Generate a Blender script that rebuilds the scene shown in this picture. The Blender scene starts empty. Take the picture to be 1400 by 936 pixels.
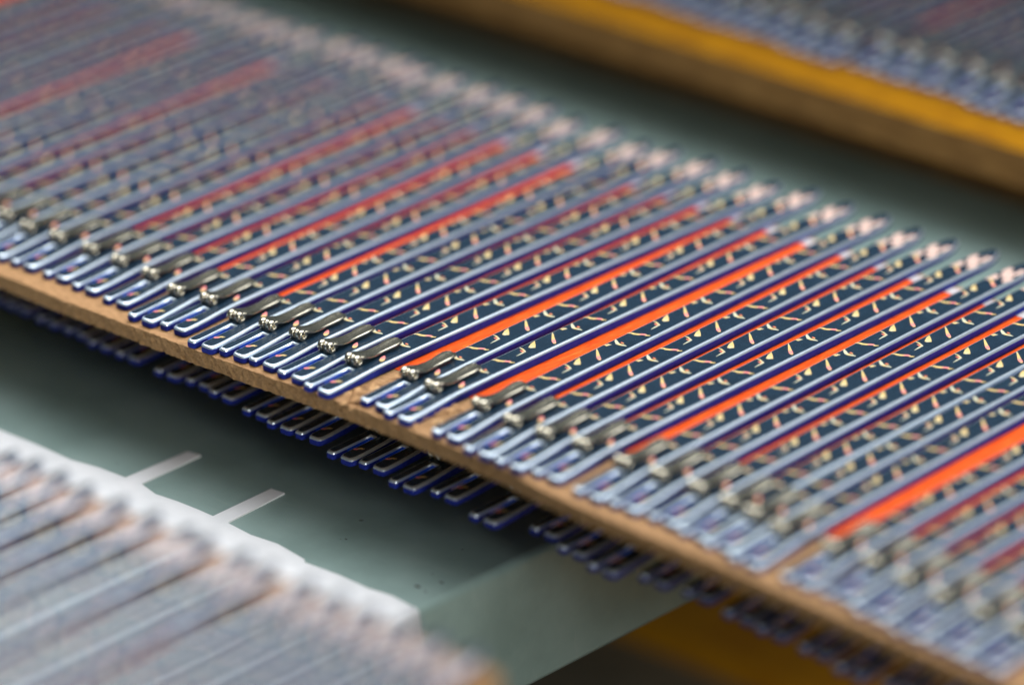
import bpy, bmesh, math, random
from mathutils import Vector, Matrix, noise
random.seed(7)
C = bpy.context.scene.collection
sc = bpy.context.scene
MM = 0.001
R = math.radians

# ------------------------------------------------------------------ camera
PITCH, DIST = R(24), 0.930
cd = bpy.data.cameras.new('camera')
cd.lens = 36 * 6200 / 1400
cd.sensor_width = 36
cd.clip_start, cd.clip_end = 0.05, 60
cd.dof.use_dof = True
cd.dof.focus_distance = 0.930
cd.dof.aperture_fstop = 4.6
cam = bpy.data.objects.new('camera', cd)
C.objects.link(cam)
cam.location = (0, -DIST * math.cos(PITCH), DIST * math.sin(PITCH))
cam.rotation_euler = (R(90) - PITCH, 0, 0)
sc.camera = cam
sc.view_settings.view_transform = 'Standard'
sc.view_settings.look = 'None'
sc.view_settings.exposure = 0
sc.view_settings.gamma = 1
sc.cycles.max_bounces = 8

# ------------------------------------------------------------------ light
w = bpy.data.worlds.new('World')
sc.world = w
w.use_nodes = True
w.node_tree.nodes['Background'].inputs[0].default_value = (0.55, 0.66, 0.68, 1)
w.node_tree.nodes['Background'].inputs[1].default_value = 0.145


def area(name, loc, target, sx, sy, power, col, spread=180):
    l = bpy.data.lights.new(name, 'AREA')
    l.shape = 'RECTANGLE'
    l.size, l.size_y, l.energy, l.color = sx, sy, power, col
    l.spread = R(spread)
    o = bpy.data.objects.new(name, l)
    C.objects.link(o)
    o.location = loc
    o.rotation_euler = (Vector(target) - Vector(loc)).to_track_quat('-Z', 'Y').to_euler()


area('ceiling_light', (0.035, 0.055, 0.26), (0.025, 0.02, 0), 0.58, 0.24, 1.22, (0.97, 0.98, 1.0), 120)
area('window_light', (0.31, -0.536, 0.205), (0.02, -0.05, -0.03), 0.26, 0.18, 2.3, (1.0, 0.98, 0.94))

bl = bpy.data.lights.new('bench_lamp', 'POINT')
bl.energy, bl.shadow_soft_size, bl.color = 1.4, 0.014, (1.0, 0.96, 0.90)
bo = bpy.data.objects.new('bench_lamp', bl)
C.objects.link(bo)
bo.location = (-0.16, 0.40, 0.45)

# ------------------------------------------------------------------ board frame: u runs along the boards, v across them (millimetres)
TH = R(-42.4)
CU, SU = math.cos(TH), math.sin(TH)


def W(u, v, z):
    return Vector(((u * CU - v * SU) * MM, (u * SU + v * CU) * MM, z * MM))


def lerp_tab(tab, x):
    if x <= tab[0][0]:
        return tab[0][1]
    for (x0, y0), (x1, y1) in zip(tab, tab[1:]):
        if x <= x1:
            return y0 + (y1 - y0) * (x - x0) / (x1 - x0)
    return tab[-1][1]


# ------------------------------------------------------------------ materials
def mat(name, col, rough=0.5, metal=0.0, coat=0.0, spec=0.5):
    m = bpy.data.materials.new(name)
    m.use_nodes = True
    b = m.node_tree.nodes['Principled BSDF']
    b.inputs['Base Color'].default_value = (*col, 1)
    b.inputs['Roughness'].default_value = rough
    b.inputs['Metallic'].default_value = metal
    b.inputs['Coat Weight'].default_value = coat
    b.inputs['Coat Roughness'].default_value = 0.08
    b.inputs['Specular IOR Level'].default_value = spec
    return m


def N(m, kind, **kw):
    n = m.node_tree.nodes.new(kind)
    for k, v in kw.items():
        if k in n.inputs:
            n.inputs[k].default_value = v
        else:
            setattr(n, k, v)
    return n


def L(m, a, ao, b, bi):
    m.node_tree.links.new(a.outputs[ao], b.inputs[bi])


def tex(m, scale, detail=4, rough=0.6, stretch=None):
    tc = N(m, 'ShaderNodeTexCoord')
    mp = N(m, 'ShaderNodeMapping')
    if stretch:
        mp.inputs['Scale'].default_value = stretch
    L(m, tc, 'Object', mp, 'Vector')
    nz = N(m, 'ShaderNodeTexNoise', Scale=scale, Detail=detail, Roughness=rough)
    L(m, mp, 'Vector', nz, 'Vector')
    return nz


def ramp(m, src, stops, out='Fac'):
    r = N(m, 'ShaderNodeValToRGB')
    while len(r.color_ramp.elements) < len(stops):
        r.color_ramp.elements.new(0.5)
    for e, (p, c) in zip(r.color_ramp.elements, stops):
        e.position = p
        e.color = (*c, 1)
    L(m, src, out, r, 'Fac')
    return r


def bump(m, src, strength, dist, out='Fac'):
    b = N(m, 'ShaderNodeBump', Strength=strength, Distance=dist)
    L(m, src, out, b, 'Height')
    L(m, b, 'Normal', m.node_tree.nodes['Principled BSDF'], 'Normal')


def base(m, r):
    L(m, r, 'Color', m.node_tree.nodes['Principled BSDF'], 'Base Color')


M = {}
m = M['blue'] = mat('blue_lacquer', (0.02, 0.022, 0.22), 0.55, 0.0, 0.0, 0.06)
nz = tex(m, 900, 5, 0.7)
base(m, ramp(m, nz, [(0.3, (0.010, 0.020, 0.19)), (0.55, (0.017, 0.030, 0.26)), (0.74, (0.04, 0.055, 0.32))]))
m = M['bright_blue'] = mat('bright_blue_enamel', (0.010, 0.13, 0.85), 0.25, 0.2, 0.6)
m = M['rim'] = mat('polished_rim', (0.66, 0.74, 0.92), 0.30, 0.75, 0.15)
nz = tex(m, 500, 5, 0.7)
base(m, ramp(m, nz, [(0.25, (0.58, 0.69, 0.80)), (0.7, (0.70, 0.80, 0.88))]))
m = M['navy'] = mat('navy_print', (0.011, 0.028, 0.05), 0.22, 0.0, 0.0, 0.45)
nz = tex(m, 260, 6, 0.65)
base(m, ramp(m, nz, [(0.3, (0.008, 0.021, 0.038)), (0.6, (0.012, 0.031, 0.055)), (0.8, (0.022, 0.048, 0.075))]))
nz2 = tex(m, 1400, 4, 0.8)
rr = N(m, 'ShaderNodeMapRange')
rr.inputs['To Min'].default_value, rr.inputs['To Max'].default_value = 0.16, 0.34
L(m, nz2, 'Fac', rr, 'Value')
L(m, rr, 'Result', m.node_tree.nodes['Principled BSDF'], 'Roughness')
m = M['print'] = mat('printed_ink', (0.7, 0.5, 0.3), 0.4, 0.0, 0.2)
at = N(m, 'ShaderNodeVertexColor', layer_name='ink')
L(m, at, 'Color', m.node_tree.nodes['Principled BSDF'], 'Base Color')
m = M['nickel'] = mat('nickel', (0.50, 0.465, 0.39), 0.23, 1.0)
nz = tex(m, 700, 4, 0.6)
base(m, ramp(m, nz, [(0.3, (0.46, 0.43, 0.34)), (0.7, (0.70, 0.65, 0.53))]))
m = M['wood'] = mat('particle_board', (0.4, 0.22, 0.09), 0.75)
nz = tex(m, 420, 8, 0.75, (1, 2.2, 1))
base(m, ramp(m, nz, [(0.28, (0.16, 0.075, 0.025)), (0.45, (0.36, 0.19, 0.075)), (0.6, (0.47, 0.26, 0.11)), (0.78, (0.60, 0.38, 0.19))]))
bump(m, nz, 0.6, 0.0006)
m = M['wood_edge'] = mat('particle_board_edge', (0.35, 0.2, 0.08), 0.85)
nz = tex(m, 1500, 8, 0.8, (1, 1, 1.4))
base(m, ramp(m, nz, [(0.3, (0.13, 0.06, 0.02)), (0.46, (0.36, 0.20, 0.075)), (0.62, (0.50, 0.30, 0.13)), (0.8, (0.66, 0.46, 0.25))]))
bump(m, nz, 0.9, 0.0008)
m = M['splinter'] = mat('splinter', (0.55, 0.31, 0.12), 0.7)
nz = tex(m, 500, 3, 0.6)
base(m, ramp(m, nz, [(0.35, (0.20, 0.09, 0.03)), (0.5, (0.45, 0.24, 0.09)), (0.7, (0.66, 0.42, 0.20))]))
m = M['orange'] = mat('orange_mat', (0.92, 0.14, 0.012), 0.7, 0, 0, 0.15)
nz = tex(m, 420, 8, 0.85, (3.0, 0.4, 1))
base(m, ramp(m, nz, [(0.38, (0.55, 0.045, 0.004)), (0.46, (0.78, 0.075, 0.006)), (0.56, (0.86, 0.11, 0.010)), (0.66, (0.90, 0.22, 0.04))]))
bump(m, nz, 0.3, 0.0003)
m = M['tape'] = mat('white_tape', (0.56, 0.52, 0.52), 0.5)
m = M['yellow'] = mat('yellow_paint', (0.82, 0.40, 0.01), 0.7, 0, 0.0, 0.15)
nz = tex(m, 120, 6, 0.7)
base(m, ramp(m, nz, [(0.3, (0.22, 0.085, 0.0005)), (0.6, (0.38, 0.165, 0.0005)), (0.85, (0.45, 0.21, 0.002))]))
m = M['amber'] = mat('amber_paint', (0.75, 0.33, 0.004), 0.5)
nz = tex(m, 60, 5, 0.7)
base(m, ramp(m, nz, [(0.3, (0.60, 0.24, 0.003)), (0.7, (0.80, 0.37, 0.005))]))
m = M['oak'] = mat('brown_edge', (0.30, 0.17, 0.06), 0.8, 0, 0, 0.2)
nz = tex(m, 130, 6, 0.7, (1, 1, 3))
base(m, ramp(m, nz, [(0.3, (0.10, 0.05, 0.015)), (0.55, (0.20, 0.105, 0.03)), (0.8, (0.27, 0.16, 0.06))]))
m = M['table'] = mat('green_grey_paint', (0.2, 0.27, 0.25), 0.42, 0, 0.0, 0.5)
nz = tex(m, 28, 7, 0.62, (1, 1, 1))
rp = ramp(m, nz, [(0.36, (0.19, 0.275, 0.255)), (0.5, (0.23, 0.325, 0.305)), (0.66, (0.27, 0.365, 0.345))])
st = tex(m, 60, 6, 0.7, (0.35, 6.0, 1))
s2 = ramp(m, st, [(0.60, (0, 0, 0)), (0.78, (1, 1, 1))])
mx = N(m, 'ShaderNodeMixRGB')
mx.inputs['Color2'].default_value = (0.33, 0.39, 0.38, 1)
sm = N(m, 'ShaderNodeMath', operation='MULTIPLY')
sm.inputs[1].default_value = 0.7
L(m, s2, 'Color', sm, 0)
L(m, sm, 'Value', mx, 'Fac')
L(m, rp, 'Color', mx, 'Color1')
vo = N(m, 'ShaderNodeTexVoronoi', Scale=75)
tc = N(m, 'ShaderNodeTexCoord')
L(m, tc, 'Object', vo, 'Vector')
dots = ramp(m, vo, [(0.035, (1, 1, 1)), (0.06, (0, 0, 0))], 'Distance')
mx2 = N(m, 'ShaderNodeMixRGB')
mx2.inputs['Color2'].default_value = (0.06, 0.055, 0.04, 1)
dm = N(m, 'ShaderNodeMath', operation='MULTIPLY')
dm.inputs[1].default_value = 0.7
L(m, dots, 'Color', dm, 0)
L(m, dm, 'Value', mx2, 'Fac')
L(m, mx, 'Color', mx2, 'Color1')
base(m, mx2)
m = M['grime'] = mat('dark_grime', (0.03, 0.025, 0.018), 0.8)
m = M['paper'] = mat('white_paper', (0.86, 0.87, 0.88), 0.55)
nz = tex(m, 90, 5, 0.6)
base(m, ramp(m, nz, [(0.3, (0.66, 0.68, 0.70)), (0.7, (0.76, 0.77, 0.79))]))
bump(m, nz, 0.25, 0.0006)
m = M['shelf'] = mat('grey_brown_shelf', (0.20, 0.18, 0.14), 0.6)
nz = tex(m, 20, 6, 0.6)
base(m, ramp(m, nz, [(0.3, (0.13, 0.115, 0.085)), (0.7, (0.24, 0.215, 0.165))]))


# ------------------------------------------------------------------ helpers
def link_mesh(name, bm, mats, parent=None, smooth=False, recalc=True):
    if recalc:
        bmesh.ops.recalc_face_normals(bm, faces=bm.faces)
    me = bpy.data.meshes.new(name)
    bm.to_mesh(me)
    bm.free()
    for k in (mats if isinstance(mats, (list, tuple)) else [mats]):
        me.materials.append(M[k])
    if smooth:
        for p in me.polygons:
            p.use_smooth = True
    o = bpy.data.objects.new(name, me)
    C.objects.link(o)
    if parent:
        o.parent = parent
    return o


def thing(name, label, cat, loc=(0, 0, 0), rz=0.0, group=None):
    o = bpy.data.objects.new(name, None)
    o.empty_display_size = 0.01
    C.objects.link(o)
    o.location = loc
    o.rotation_euler = (0, 0, rz)
    o['label'], o['category'] = label, cat
    if group:
        o['group'] = group
    return o


def box(bm, x0, x1, y0, y1, z0, z1, mi=0, bev=0.0):
    vs = [bm.verts.new((x * MM, y * MM, z * MM)) for z in (z0, z1) for (x, y) in ((x0, y0), (x1, y0), (x1, y1), (x0, y1))]
    fs = [bm.faces.new([vs[i] for i in f]) for f in ((3, 2, 1, 0), (4, 5, 6, 7), (0, 1, 5, 4), (1, 2, 6, 5), (2, 3, 7, 6), (3, 0, 4, 7))]
    for f in fs:
        f.material_index = mi
    if bev:
        es = list({e for f in fs for e in f.edges})
        bmesh.ops.bevel(bm, geom=es, offset=bev * MM, segments=2, affect='EDGES', profile=0.5)


# ------------------------------------------------------------------ the setting: workbench, shelf and floor
# the bench stands in the board frame: an Empty turned by TH, parts in (u, v, z)
bench = thing('workbench', 'grey green painted workbench top with a pale side edge under the strip boards', 'workbench', (0, 0, -33 * MM), TH)
bm = bmesh.new()
box(bm, -520, 22.0, -330, 520, -1.5, 0)
o = link_mesh('tabletop', bm, 'table', bench)
bm = bmesh.new()
prof = [(22.0, -0.01), (22.6, -0.12), (23.2, -0.5), (23.5, -1.1), (23.6, -2.0), (23.6, -29.0), (23.2, -30.0), (22.0, -30.0)]
rows = []
for v in (-330, 520):
    rows.append([bm.verts.new((u * MM, v * MM, z * MM)) for u, z in prof])
for i in range(len(prof) - 1):
    bm.faces.new((rows[0][i], rows[0][i + 1], rows[1][i + 1], rows[1][i]))
link_mesh('side_panel', bm, 'table', bench, smooth=True)
bm = bmesh.new()
for (u, v, a, b_) in ((-8.7, -40.5, 0.9, 0.35), (-9.5, -41.2, 0.3, 0.2), (16.5, -46, 1.6, 0.9), (19.2, -46.5, 0.8, 0.5), (15.0, -40, 0.6, 0.3), (18.8, -41.5, 1.3, 0.5), (21.0, -35, 0.4, 0.3), (12, -28, 0.5, 0.3)):
    n = 9
    c = bm.verts.new((u * MM, v * MM, 0.16 * MM))
    ring = []
    for k in range(n):
        t = 2 * math.pi * k / n
        rr_ = 0.7 + 0.6 * random.random()
        ring.append(bm.verts.new(((u + a * rr_ * math.cos(t) * 0.5) * MM, (v + b_ * rr_ * math.sin(t) * 0.5) * MM, 0.02 * MM)))
    for k in range(n):
        bm.faces.new((c, ring[k], ring[(k + 1) % n]))
o = link_mesh('grime_fleck', bm, 'grime', bench)
o['kind'] = 'stuff'

bm = bmesh.new()
box(bm, -420, 420, -300, 700, -4, 0)
o = link_mesh('lower_shelf', bm, 'shelf')
o.location, o.rotation_euler = (0, 0, -0.165), (0, 0, TH)
o['kind'] = 'structure'
bm = bmesh.new()
box(bm, -4000, 4000, -4000, 4000, -2, 0)
o = link_mesh('floor', bm, 'shelf')
o.location = (0, 0, -0.85)
o['kind'] = 'structure'

# ------------------------------------------------------------------ one strip, built in its own frame: x = across (0 at the right nose), y = along
LEN = 149.5
T_TAB = [(0, 1.7), (6, 1.8), (14, 2.1), (26, 2.15), (60, 2.15), (110, 2.1), (132, 1.8), (151, 1.1)]
thick = lambda s: lerp_tab(T_TAB, s)
R_TAB = [(0, 0.0), (4, 0.0), (16, -0.7), (30, -0.9), (120, -0.9), (147, -1.2)]
L_TAB = [(0, -7.4), (9, -7.3), (20, -6.8), (60, -6.6), (120, -6.6), (147, -6.8)]
NOSE = [(0.0, 1.0), (0.12, 0.6), (0.4, 0.27), (0.8, 0.08), (1.3, 0.0)]
BODY = [13, 16, 20, 26, 34, 45, 58, 72, 86, 100, 112, 124, 133]
TIP = [(11, 0.0), (8.2, 0.1), (6.0, 0.4), (4.2, 0.85), (2.6, 1.4), (1.3, 2.0), (0.5, 2.5), (0.0, 3.0)]


def stations(d):
    ds, dl = 0.35 * d, 0.6 * d
    out = []
    for dy, sh in NOSE:
        s = d * 0.9 + dy * 1.1
        out.append((s, lerp_tab(L_TAB, s) + dl + sh * 0.55, -5.0 - ds - sh * 0.45, -3.55 + ds + sh * 0.75, lerp_tab(R_TAB, s) - d - sh * 0.75))
    for s in (4, 7.5):
        out.append((s, lerp_tab(L_TAB, s) + dl, -5.0 - ds, -3.55 + ds, lerp_tab(R_TAB, s) - d))
    n_slot = len(out)
    s = 11 + ds
    out.append((s, lerp_tab(L_TAB, s) + dl, -5.0 - ds, -3.55 + ds, lerp_tab(R_TAB, s) - d))
    for s in BODY:
        a, b = lerp_tab(L_TAB, s) + dl, lerp_tab(R_TAB, s) - d
        out.append((s, a, a + (b - a) * 0.36, a + (b - a) * 0.56, b))
    for dy, sh in TIP:
        q = d * (1.0 - 0.5 * min(1.0, sh))
        s = LEN - q * 0.9 - dy
        a, b = lerp_tab(L_TAB, s) + q * 0.6 + sh * 0.5, lerp_tab(R_TAB, s) - q - sh
        out.append((s, a, a + (b - a) * 0.36, a + (b - a) * 0.56, b))
    return out, n_slot


def loop(st, n_slot):
    n = len(st)
    p = [(st[i][1], st[i][0]) for i in range(n)]
    p += [(st[-1][2], st[-1][0]), (st[-1][3], st[-1][0])]
    p += [(st[i][4], st[i][0]) for i in range(n - 1, -1, -1)]
    p += [(st[i][3], st[i][0]) for i in range(0, n_slot + 1)]
    p += [(st[i][2], st[i][0]) for i in range(n_slot, -1, -1)]
    return p


def cap(bm, st, n_slot, zf, mi=0):
    V = [[bm.verts.new((x * MM, r[0] * MM, zf(r[0]) * MM)) for x in r[1:]] for r in st]
    for i in range(len(st) - 1):
        for j in range(3):
            if j == 1 and i < n_slot:
                continue
            f = bm.faces.new((V[i][j], V[i][j + 1], V[i + 1][j + 1], V[i + 1][j]))
            f.material_index = mi
            f.smooth = True


def ring_walls(bm, levels):
    prev = None
    for (d, zf) in levels:
        st, ns = stations(d)
        ring = [bm.verts.new((x * MM, y * MM, zf(y) * MM)) for x, y in loop(st, ns)]
        if prev:
            n = len(ring)
            nst = len(st)
            for i in range(n):
                f = bm.faces.new((prev[i], prev[(i + 1) % n], ring[(i + 1) % n], ring[i]))
                f.smooth = True
                if len(M_SLOT) and 2 * nst + 2 + 4 <= i < n - 6:
                    f.material_index = 1
        prev = ring


M_SLOT = []
strip = thing('patterned_strip', 'x', 'strip')
bm = bmesh.new()
st, ns = stations(0.12)
cap(bm, st, ns, lambda s: 0.0)
M_SLOT = [1]
ring_walls(bm, [(0.12, lambda s: 0.0), (0.0, lambda s: 0.25), (0.0, lambda s: thick(s) - 0.50)])
M_SLOT = []
bmesh.ops.remove_doubles(bm, verts=bm.verts, dist=1e-6)
link_mesh('body', bm, ['blue', 'bright_blue'], strip)
bm = bmesh.new()
ring_walls(bm, [(0.0, lambda s: thick(s) - 0.50), (0.09, lambda s: thick(s) - 0.28), (0.23, lambda s: thick(s) - 0.10), (0.42, lambda s: thick(s) - 0.02), (0.62, lambda s: thick(s))])
link_mesh('rim', bm, 'rim', strip)
bm = bmesh.new()
st, ns = stations(0.62)
cap(bm, st, ns, lambda s: thick(s))
link_mesh('face_panel', bm, 'navy', strip)

# printed motifs (flat ink on the face panel); points are (along, across)
GOLD, PALE, PINK, RED, ROSE = (0.70, 0.50, 0.19), (0.58, 0.56, 0.40), (0.86, 0.26, 0.25), (0.80, 0.18, 0.08), (0.68, 0.48, 0.41)
bm = bmesh.new()
ink = bm.loops.layers.float_color.new('ink')


def poly(pts, cols):
    vs = [bm.verts.new((((x + 1.4) * 0.82 - 1.4) * MM, s * MM, (thick(s) + 0.05) * MM)) for s, x in pts]
    try:
        f = bm.faces.new(vs)
    except ValueError:
        return
    for lp, c in zip(f.loops, cols):
        lp[ink] = (*c, 1)


def ribbon(pts):                                    # (s, x, half width, colour)
    pts = [(s, x, h * 0.82, c) for s, x, h, c in pts]
    for i in range(len(pts) - 1):
        s0, x0, h0, c0 = pts[i]
        s1, x1, h1, c1 = pts[i + 1]

        def nrm(k):
            a, b = pts[max(k - 1, 0)], pts[min(k + 1, len(pts) - 1)]
            ds, dx = b[0] - a[0], b[1] - a[1]
            l = math.hypot(ds, dx) or 1
            return (-dx / l, ds / l)
        n0, n1 = nrm(i), nrm(i + 1)
        poly([(s0 + n0[0] * h0, x0 + n0[1] * h0), (s1 + n1[0] * h1, x1 + n1[1] * h1), (s1 - n1[0] * h1, x1 - n1[1] * h1), (s0 - n0[0] * h0, x0 - n0[1] * h0)], (c0, c1, c1, c0))


PER = 28.7
for k in range(-1, 4):
    o_ = k * PER
    j = lambda a: a * (0.5 - random.random())
    sq = [(31.7, -7.5, .12, PALE), (32.3, -6.7, .40, GOLD), (32.3, -5.8, .48, GOLD), (32.7, -4.8, .50, GOLD), (33.1, -4.3, .46, PINK), (33.5, -3.5, .42, PINK), (33.3, -2.9, .36, GOLD), (33.8, -2.1, .18, GOLD)]
    if k == -1:
        ribbon([(s + o_ + 0.6, x * 0.45 - 0.72, h * 0.9, PINK if i < 4 else GOLD) for i, (s, x, h, c) in enumerate(sq)][1:])
    else:
        ribbon([(s + o_, x, h, c) for s, x, h, c in sq])
    if k >= 0:
        ribbon([(40.0 + o_, -7.3, .10, PALE), (39.9 + o_, -6.2, .28, GOLD), (39.3 + o_, -4.6, .24, PALE)])
        ribbon([(39.4 + o_, -4.5, .25, PALE), (38.2 + o_, -4.5, .32, PALE), (36.4 + o_, -4.4, .10, PALE)])
        ribbon([(39.0 + o_, -6.0, .10, PINK), (39.0 + o_, -5.2, .35, RED), (38.9 + o_, -4.6, .1, GOLD)])
        poly([(44.6 + o_, -7.1), (43.0 + o_, -6.7), (41.3 + o_, -5.7), (41.3 + o_, -4.9), (42.1 + o_, -4.2), (43.2 + o_, -5.3)], (GOLD, GOLD, GOLD, PALE, GOLD, GOLD))
        ribbon([(50.2 + o_, -7.2, .10, PALE), (49.3 + o_, -6.1, .3, GOLD), (48.0 + o_, -4.6, .46, GOLD), (47.2 + o_, -3.6, .56, PINK), (46.8 + o_, -3.0, .55, PINK), (46.3 + o_, -2.2, .30, GOLD)])
    else:
        ribbon([(48.6 + o_, -3.9, .2, PINK), (47.6 + o_, -3.2, .7, PINK), (46.7 + o_, -2.5, .75, GOLD), (46.2 + o_, -2.1, .3, GOLD)])
    if 52 + o_ < 132:
        poly([(52.6 + o_, -7.3), (52.5 + o_, -6.3), (53.8 + o_, -5.9), (53.6 + o_, -6.9)], (GOLD, GOLD, PALE, GOLD))
        ribbon([(56.4 + o_, -7.3, .15, PALE), (55.7 + o_, -6.4, .45, PALE), (55.0 + o_, -5.3, .55, PALE), (54.9 + o_, -4.4, .45, GOLD), (55.1 + o_, -3.5, .40, PALE), (55.2 + o_, -2.6, .15, PALE)])
        ribbon([(56.0 + o_, -5.1, .15, RED), (55.9 + o_, -4.6, .33, RED), (55.8 + o_, -4.0, .12, GOLD)])
# the big rosy blossom near the far tip
cs, cx = 139.8, -4.0
for (ds, dx, a, b_) in ((0, 0, 2.0, 1.5), (3.2, 1.6, 2.0, 1.2), (-3.2, -1.8, 2.1, 1.3), (2.4, -1.8, 1.8, 1.1), (-2.4, 1.8, 1.7, 1.2)):
    pts = []
    for k in range(14):
        t = 2 * math.pi * k / 14
        rr_ = 0.86 + 0.28 * random.random()
        x_ = max(-6.2, min(-1.6 - 0.12 * max(0, cs + ds - 138), cx + dx + b_ * rr_ * math.sin(t)))
        pts.append((min(LEN - 1.6, cs + ds + a * rr_ * math.cos(t)), x_))
    vs = [bm.verts.new((x * MM, s * MM, (thick(s) + 0.05 + 0.02 * (ds > 0) + 0.012 * dx) * MM)) for s, x in pts]
    f = bm.faces.new(vs)
    for lp in f.loops:
        lp[ink] = (*ROSE, 1)
for f in bm.faces:
    if f.normal.z < 0:
        f.normal_flip()
bm.normal_update()
for f in bm.faces:
    if f.normal.z < 0:
        f.normal_flip()
link_mesh('printed_pattern', bm, 'print', strip, recalc=False)

# the nickel clip: two knuckles and a spoon shaped tongue
bm = bmesh.new()
CW = -5.2
prof = [(12.4, 4.0, 1.6, 0.5), (13.2, 4.15, 1.8, 0.6), (14.2, 4.0, 1.95, 0.7), (15.6, 3.55, 1.95, 0.7), (17.2, 3.25, 1.75, 0.62), (19.0, 3.18, 1.55, 0.58), (21.0, 3.22, 1.55, 0.58), (23.0, 3.36, 1.75, 0.6), (24.6, 3.48, 1.75, 0.6), (25.6, 3.5, 1.45, 0.55), (26.2, 3.48, 0.85, 0.45)]
secs = []
for s, z, h, t in prof:
    cr = 0.16
    ring = []
    for x, zz in ((-h, -t * .75), (-h, -t * .35), (-h + .14, -.06), (-h + .34, .02), (-h * .4, -cr * .7), (0, -cr), (h * .4, -cr * .7), (h - .34, .02), (h - .14, -.06), (h, -t * .35), (h, -t * .75), (h * .4, -t), (-h * .4, -t)):
        ring.append(bm.verts.new(((CW + x) * MM, s * MM, (z + zz) * MM)))
    secs.append(ring)
for a, b_ in zip(secs, secs[1:]):
    for i in range(len(a)):
        bm.faces.new((a[i], a[(i + 1) % len(a)], b_[(i + 1) % len(a)], b_[i]))
bm.faces.new(secs[0])
bm.faces.new(secs[-1][::-1])
clip = link_mesh('clip', bm, 'nickel', strip, smooth=True)
for x0, x1 in ((-7.0, -5.75), (-4.75, -3.5)):
    bm = bmesh.new()
    n, Ro, Ri, zc, yc = 24, 1.2, 0.58, 3.15, 12.8
    rings = []
    for x, r_ in ((x0, Ri), (x0, Ro - .2), (x0 + .2, Ro), (x1 - .2, Ro), (x1, Ro - .2), (x1, Ri)):
        rings.append([bm.verts.new((x * MM, (yc + r_ * math.cos(2 * math.pi * k / n)) * MM, (zc + r_ * math.sin(2 * math.pi * k / n)) * MM)) for k in range(n)])
    for a, b_ in zip(rings, rings[1:] + rings[:1]):
        for k in range(n):
            bm.faces.new((a[k], a[(k + 1) % n], b_[(k + 1) % n], b_[k]))
    link_mesh('hinge_knuckle', bm, 'nickel', clip, smooth=True)
bm = bmesh.new()
box(bm, -5.72, -4.78, 12.2, 13.7, 1.95, 3.8, bev=0.12)
link_mesh('hinge_plate', bm, 'nickel', clip)

first = [True]


def place_strip(u, v, ang, zb, label, group):
    """u, v: the right nose corner; ang: turn away from v (degrees); zb: height of its underside"""
    if first[0]:
        r = strip
        first[0] = False
    else:
        r = strip.copy()
        C.objects.link(r)
        for ch in PARTS:
            c = ch.copy()
            C.objects.link(c)
            c.parent = r
            for g in SUBS.get(ch.name, []):
                d = g.copy()
                C.objects.link(d)
                d.parent = c
    r.location = W(u, v, zb)
    r.rotation_euler = (0, R(random.uniform(-0.9, 0.9)), TH - R(ang))
    r['label'], r['category'], r['group'] = label, 'strip', group
    return r


PARTS = list(strip.children)
SUBS = {c.name: list(c.children) for c in PARTS}
ORD = ['first', 'second', 'third', 'fourth', 'fifth', 'sixth', 'seventh', 'eighth', 'ninth', 'tenth', 'eleventh', 'twelfth', 'thirteenth', 'fourteenth', 'fifteenth', 'sixteenth', 'seventeenth', 'eighteenth', 'nineteenth', 'twentieth', 'twenty first', 'twenty second', 'twenty third', 'twenty fourth', 'twenty fifth', 'twenty sixth', 'twenty seventh', 'twenty eighth', 'twenty ninth', 'thirtieth']


# ------------------------------------------------------------------ boards
def board(label, u0, u1, edge_tab, v1, ztop, t, mats, mat_v=None, tape_v=None, fine=False, z_table=-33.0, chips=None, bare_front=0.0):
    """A long board lying along u. edge_tab gives v of its front edge; parts are children of an Empty turned by TH."""
    r = thing('particle_board', label, 'board', (0, 0, ztop * MM), TH)
    bm = bmesh.new()
    step = 0.55 if fine else 20.0
    n = int((u1 - u0) / step)
    zs = [0, 0, 0, -0.25 * t, -0.5 * t, -0.75 * t, -t, -t]
    cols = []
    for i in range(n + 1):
        u = u0 + (u1 - u0) * i / n
        e = lerp_tab(edge_tab, u)
        row = []
        for j, z in enumerate(zs):
            v, zz = e, z
            if fine:
                q = noise.noise(Vector((u * 0.9, j * 1.7, 3.1))) + 0.6 * noise.noise(Vector((u * 2.3, j * 2.9, 7.7)))
                if 2 <= j <= 6:
                    v += 0.42 * q + 0.25 * noise.noise(Vector((u * 0.12, 5, j * .2)))
                    zz += 0.10 * noise.noise(Vector((u * 1.7, j, 0.3))) - (0.12 if j == 2 else 0)
            if j == 0:
                v = v1
            elif j == 1:
                v = e + 1.2
            elif j == 7:
                v = v1
            row.append(bm.verts.new((u * MM, v * MM, zz * MM)))
        cols.append(row)
    for a, b_ in zip(cols, cols[1:]):
        for j in range(len(zs)):
            f = bm.faces.new((a[j], a[(j + 1) % len(zs)], b_[(j + 1) % len(zs)], b_[j]))
            f.material_index = 1 if 1 < j < 6 else 0
    bm.faces.new(cols[0])
    bm.faces.new(cols[-1][::-1])
    link_mesh('panel', bm, mats, r)
    if mat_v:
        bm = bmesh.new()
        box(bm, u0 + 2, u1 - 2, mat_v[0], mat_v[1], 0.004, 0.12)
        link_mesh('orange_mat', bm, 'orange', r)
    if tape_v:
        bm = bmesh.new()
        box(bm, u0 + 2, u1 - 2, tape_v[0], tape_v[1], 0.004, 0.22)
        link_mesh('tape_strip', bm, 'tape', r)
    hgt = ztop - t - z_table
    for k in range(2):
        vc = lerp_tab(edge_tab, 0) + (34, 118)[k]
        bm = bmesh.new()
        box(bm, u0 + 6, min(u1 - 6, 20.0), vc, vc + 14, -t - hgt + 0.02, -t)
        link_mesh('batten', bm, 'oak', r)
    return r


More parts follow.
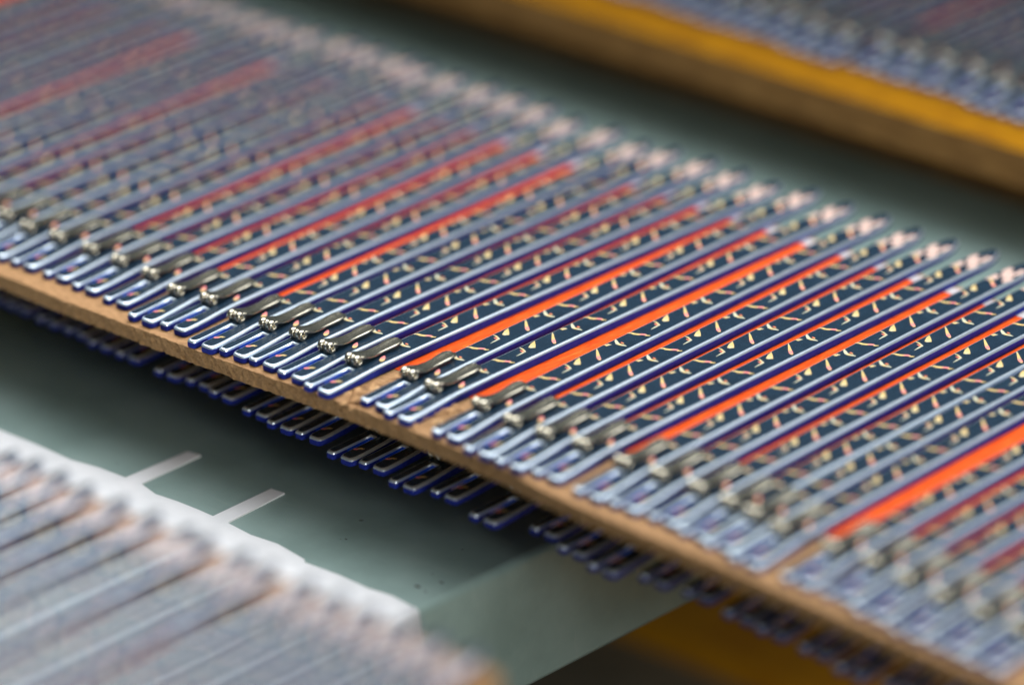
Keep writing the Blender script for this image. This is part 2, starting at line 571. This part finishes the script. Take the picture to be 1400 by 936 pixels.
EDGE = [(-330, -44), (-108, -43.4), (-86, -43.6), (-60, -43.0), (-30, -42.2), (-11, -40.9), (7, -40.8), (20, -41.0), (34, -41.7), (55, -44.2), (75, -44.8), (93, -45.2), (130, -46.5), (170, -48)]
ZB = -2.3
top_board = board('thin brown particle board with orange mat carrying the sharp row of strips', -262, 176, EDGE, 89, ZB, 3.4, ['wood', 'wood_edge'], (-22.2, 84.6), (84.7, 87.8), True, z_table=-21.2)
# loose fibres torn up in the bare gaps between strips
bm = bmesh.new()
for (u0, v0, nn, spread) in ((-8.6, -36.8, 60, 3.2), (12.4, -34.5, 44, 3.6), (12.2, -28, 26, 3.0), (104.4, -37, 22, 2.6), (-8.3, -31, 26, 2.6), (-8.6, -39.2, 16, 2.4)):
    for k in range(nn):
        u, v = u0 + random.gauss(0, spread * 0.5), v0 + random.gauss(0, 2.2)
        a, l_, h_ = random.gauss(0.6, 0.7), random.uniform(1.5, 5.5), random.uniform(0.18, 0.5)
        ca, sa = math.cos(a), math.sin(a)
        lift = random.uniform(0.0, 0.9)
        pts = [(u, v, 0.02), (u + ca * l_ * .5 - sa * h_, v + sa * l_ * .5 + ca * h_, 0.25 + lift * .5), (u + ca * l_, v + sa * l_, 0.1 + lift), (u + ca * l_ * .5 + sa * h_, v + sa * l_ * .5 - ca * h_, 0.12 + lift * .5)]
        vs = [bm.verts.new((p[0] * MM, p[1] * MM, p[2] * MM)) for p in pts]
        c = bm.verts.new((pts[1][0] * MM, pts[1][1] * MM, (pts[1][2] + .25) * MM))
        bm.faces.new((vs[0], vs[1], vs[2]))
        bm.faces.new((vs[0], vs[2], vs[3]))
        bm.faces.new((vs[0], vs[3], c))
        bm.faces.new((vs[3], vs[2], c))
o = link_mesh('wood_fibre', bm, 'splinter', top_board)
o['kind'] = 'stuff'

EDGE2 = [(-330, 2), (-110, 2), (-30, -1), (30, -4), (100, -5), (170, -6)]
board('shadowed brown board lying under the top one with dark strip ends sticking out', -262, 176, EDGE2, 110, -21.2, 3.4, ['wood', 'wood_edge'], None, None, False)
EDGE3 = [(-330, 165), (330, 160)]
board('thick blurred board with yellow painted top and brown edge at upper right', -330, 120, EDGE3, 330, -2.95, 9, ['yellow', 'oak'], (212, 303), None, False)
EDGE4 = [(-330, -283), (330, -283)]
board('blurred board under the out of focus strips in the lower left corner', -120, 111, EDGE4, -124.5, 12.5, 4, ['wood', 'wood_edge'], (-261, -152.5), (-152.3, -146), False)

# yellow board lying on the lower shelf, glimpsed below the bench edge
r = thing('yellow_board', 'dim yellow orange board on the shelf below the workbench edge', 'board', (0, 0, -0.165), TH)
bm = bmesh.new()
box(bm, -330, 330, 155, 400, 0, 7, bev=0.5)
link_mesh('panel', bm, 'amber', r)

# ------------------------------------------------------------------ white sheet on the bench, its end folded over the edge
sheet = thing('white_sheet', 'white paper sheet with two narrow tabs folded over the grey green bench edge', 'sheet', (0, 0, -33 * MM), TH)
top = [(-150, -54.5), (-120, -53.6), (-99, -53.4), (-88, -53.0), (-77, -53.2), (-70, -51.8), (-62, -51.4)]
tabs = [((-62.4, -51.4), (-62.0, -33.8), (-58.6, -33.2), (-57.8, -51.2)), ((-35.8, -51.8), (-36.2, -34.6), (-32.6, -34.2), (-31.4, -51.9))]
outline = [(-150, -74)] + [(u, v) for u, v in top if u < -63] + list(tabs[0]) + [(-52, -52.6), (-46, -51.9), (-40, -51.7)] + list(tabs[1]) + [(-24, -52.6), (-17, -51.8), (-8, -53.1), (-7.2, -54.0), (2, -53.3), (10, -53.6), (16, -52.7), (22.2, -53.4)]
bm = bmesh.new()
ZP = 0.35
EDG = [(u, v) for u, v in outline[1:] if v < -40 and (u, v) not in tabs[0] + tabs[1]] + [tabs[0][0], tabs[0][3], tabs[1][0], tabs[1][3]]
EDG.sort()
for (ua, va), (ub, vb) in zip(EDG, EDG[1:]):
    vs = [bm.verts.new((x * MM, y * MM, z * MM)) for z in (0.02, ZP) for x, y in ((ua, -122), (ub, -122), (ub, vb), (ua, va))]
    bm.faces.new(vs[4:])
    bm.faces.new(vs[:4][::-1])
    bm.faces.new((vs[2], vs[3], vs[7], vs[6]))
for q in tabs:
    vs = [bm.verts.new((x * MM, y * MM, z * MM)) for z in (0.02, ZP) for x, y in (q[0], q[3], q[2], q[1])]
    bm.faces.new(vs[4:])
    bm.faces.new(vs[:4][::-1])
    for i in (1, 2, 3):
        k = (i + 1) % 4
        bm.faces.new((vs[i], vs[k], vs[4 + k], vs[4 + i]))
bmesh.ops.remove_doubles(bm, verts=bm.verts, dist=1e-7)
link_mesh('flat_sheet', bm, 'paper', sheet)
bm = bmesh.new()
prof = [(22.2, ZP), (23.0, 0.30), (23.7, -0.05), (24.05, -0.7), (24.1, -1.6), (24.3, -6), (24.6, -11.5)]
rows = []
for v in (-53.2, -58, -66, -90, -122):
    rows.append([bm.verts.new(((u + 0.3 * math.sin(v) * max(0, -z) / 10) * MM, (v + (0.6 if z < -5 and v > -55 else 0)) * MM, z * MM)) for u, z in prof])
for a, b_ in zip(rows, rows[1:]):
    for i in range(len(prof) - 1):
        bm.faces.new((a[i], a[i + 1], b_[i + 1], b_[i]))
o = link_mesh('folded_flap', bm, 'paper', sheet, smooth=True)
sol = o.modifiers.new('thickness', 'SOLIDIFY')
sol.thickness, sol.offset = 0.0003, -1

# ------------------------------------------------------------------ the top row of strips
NEAR = {-12: (-103.2, -38.6, -2.7), -11: (-93.3, -38.2, -2.6), -10: (-83.9, -38.5, -2.63), -9: (-73.9, -38.8, -2.92), -8: (-63.3, -41.5, -2.97), -7: (-55.1, -40.1, -2.06), -6: (-44.5, -42.4, -2.1), -5: (-36.5, -41.1, -2.1), -4: (-28.7, -40.4, -1.25), -3: (-20.1, -40.8, -0.93), -2: (-11.5, -42.0, -0.31), -1: (1.9, -39.2, -2.05), 0: (9.3, -40.4, -0.82), 1: (22.5, -40.3, -1.98), 2: (32.3, -41.7, -1.93), 3: (40.6, -41.7, -1.47), 4: (49.2, -40.5, -0.94), 5: (60.7, -41.3, -1.6), 6: (69.3, -40.7, -1.5), 7: (78.5, -40.2, -1.3), 8: (86.8, -40.9, -1.0), 9: (93.4, -41.5, -1.2), 10: (101.0, -43.0, -1.3), 11: (113.2, -42.6, -1.2), 12: (122.6, -42.4, -1.4), 13: (131.4, -44.0, -1.2), 14: (140.6, -45.0, -1.2), 15: (149.6, -45.2, -1.2), 16: (158.2, -45.6, -1.1)}
u = -103.2
for k in range(-13, -26, -1):
    u -= 9.0 + random.uniform(-0.8, 0.8)
    u -= 1.2 if k in (-16, -20) else 0
    NEAR[k] = (u, -38.6 + random.uniform(-0.8, 0.8), -2.8 + random.uniform(-0.4, 0.4))
G1 = 'navy strips in the row across the top board'
for k in sorted(NEAR, reverse=True):
    u, v, a = NEAR[k]
    if k == 0:
        lb = 'sharp navy strip with a broad orange stripe along its right, right of the torn wood'
    elif k == -1:
        lb = 'navy strip immediately right of the torn bare wood gap'
    elif k == -2:
        lb = 'navy strip immediately left of the torn bare wood gap'
    elif k < -2 and k >= -12:
        lb = 'silver clipped navy strip, %s to the left of the torn bare wood gap' % ORD[-k - 2]
    elif k < -12:
        lb = 'blurred navy strip, %s to the left of the torn bare wood gap' % ORD[-k - 2]
    elif k <= 10:
        lb = 'silver clipped navy strip, %s to the right of the torn bare wood gap' % ORD[k + 1]
    else:
        lb = 'strongly blurred navy strip, %s to the right of the torn bare wood gap' % ORD[k + 1]
    place_strip(u + 0.35, v - 0.4, a, ZB + 0.13, lb, G1)

# ------------------------------------------------------------------ the dark row under the board
LOW = [(-128.5, -26.2), (-119.7, -26.1), (-109.5, -26.9), (-100.4, -26.6), (-91.8, -27.8), (-82.9, -27.9), (-70.2, -28.6), (-61.6, -27.4), (-53.6, -28.5), (-42.1, -29.8), (-33.8, -31.0), (-25.8, -30.4), (-14.2, -33.1), (-6.1, -32.0), (4.4, -34.1), (13.8, -31.9), (27.0, -34.6), (39.8, -30.8), (49.4, -33.2), (58.8, -35.0), (69.2, -31.8), (79.4, -30.8), (91.0, -32.4), (99.6, -33.0), (110.4, -33.6), (120.4, -35.4), (130.6, -34.2), (140.2, -35.0)]
G2 = 'shadowed strip ends sticking out below the top board'
for i, (u, v) in enumerate(LOW):
    place_strip(u + 0.3, v - 0.3, random.uniform(-2.2, 0.4), -21.2 + 0.02, 'dark strip end in the shaded lower row, %s from the left' % ORD[i], G2)

# ------------------------------------------------------------------ the blurred rows behind and in front
G3 = 'blurred strips on the yellow board'
i = 0
u = 36.0
while u > -215:
    if True:
        place_strip(u, 175.5 + random.uniform(-1.2, 1.2) - 0.02 * u, random.uniform(-2.5, -0.5), ZB + 0.13, 'dim blurred strip on the yellow board, %s from the right' % ORD[i], G3)
        i += 1
    u -= 9.4 + random.uniform(-0.6, 0.6) + (1.5 if -48 < u < -38 else 0)
G4 = 'blurred strips in the lower left corner'
i = 0
u = 112.0
while u > -62:
    place_strip(u, -271.0 + random.uniform(-0.6, 0.6), random.uniform(-2.2, -0.9), 12.63, 'blurred foreground strip beside the white sheet, %s from the right' % ORD[i], G4)
    i += 1
    u -= 7.9 + random.uniform(-0.5, 0.5)
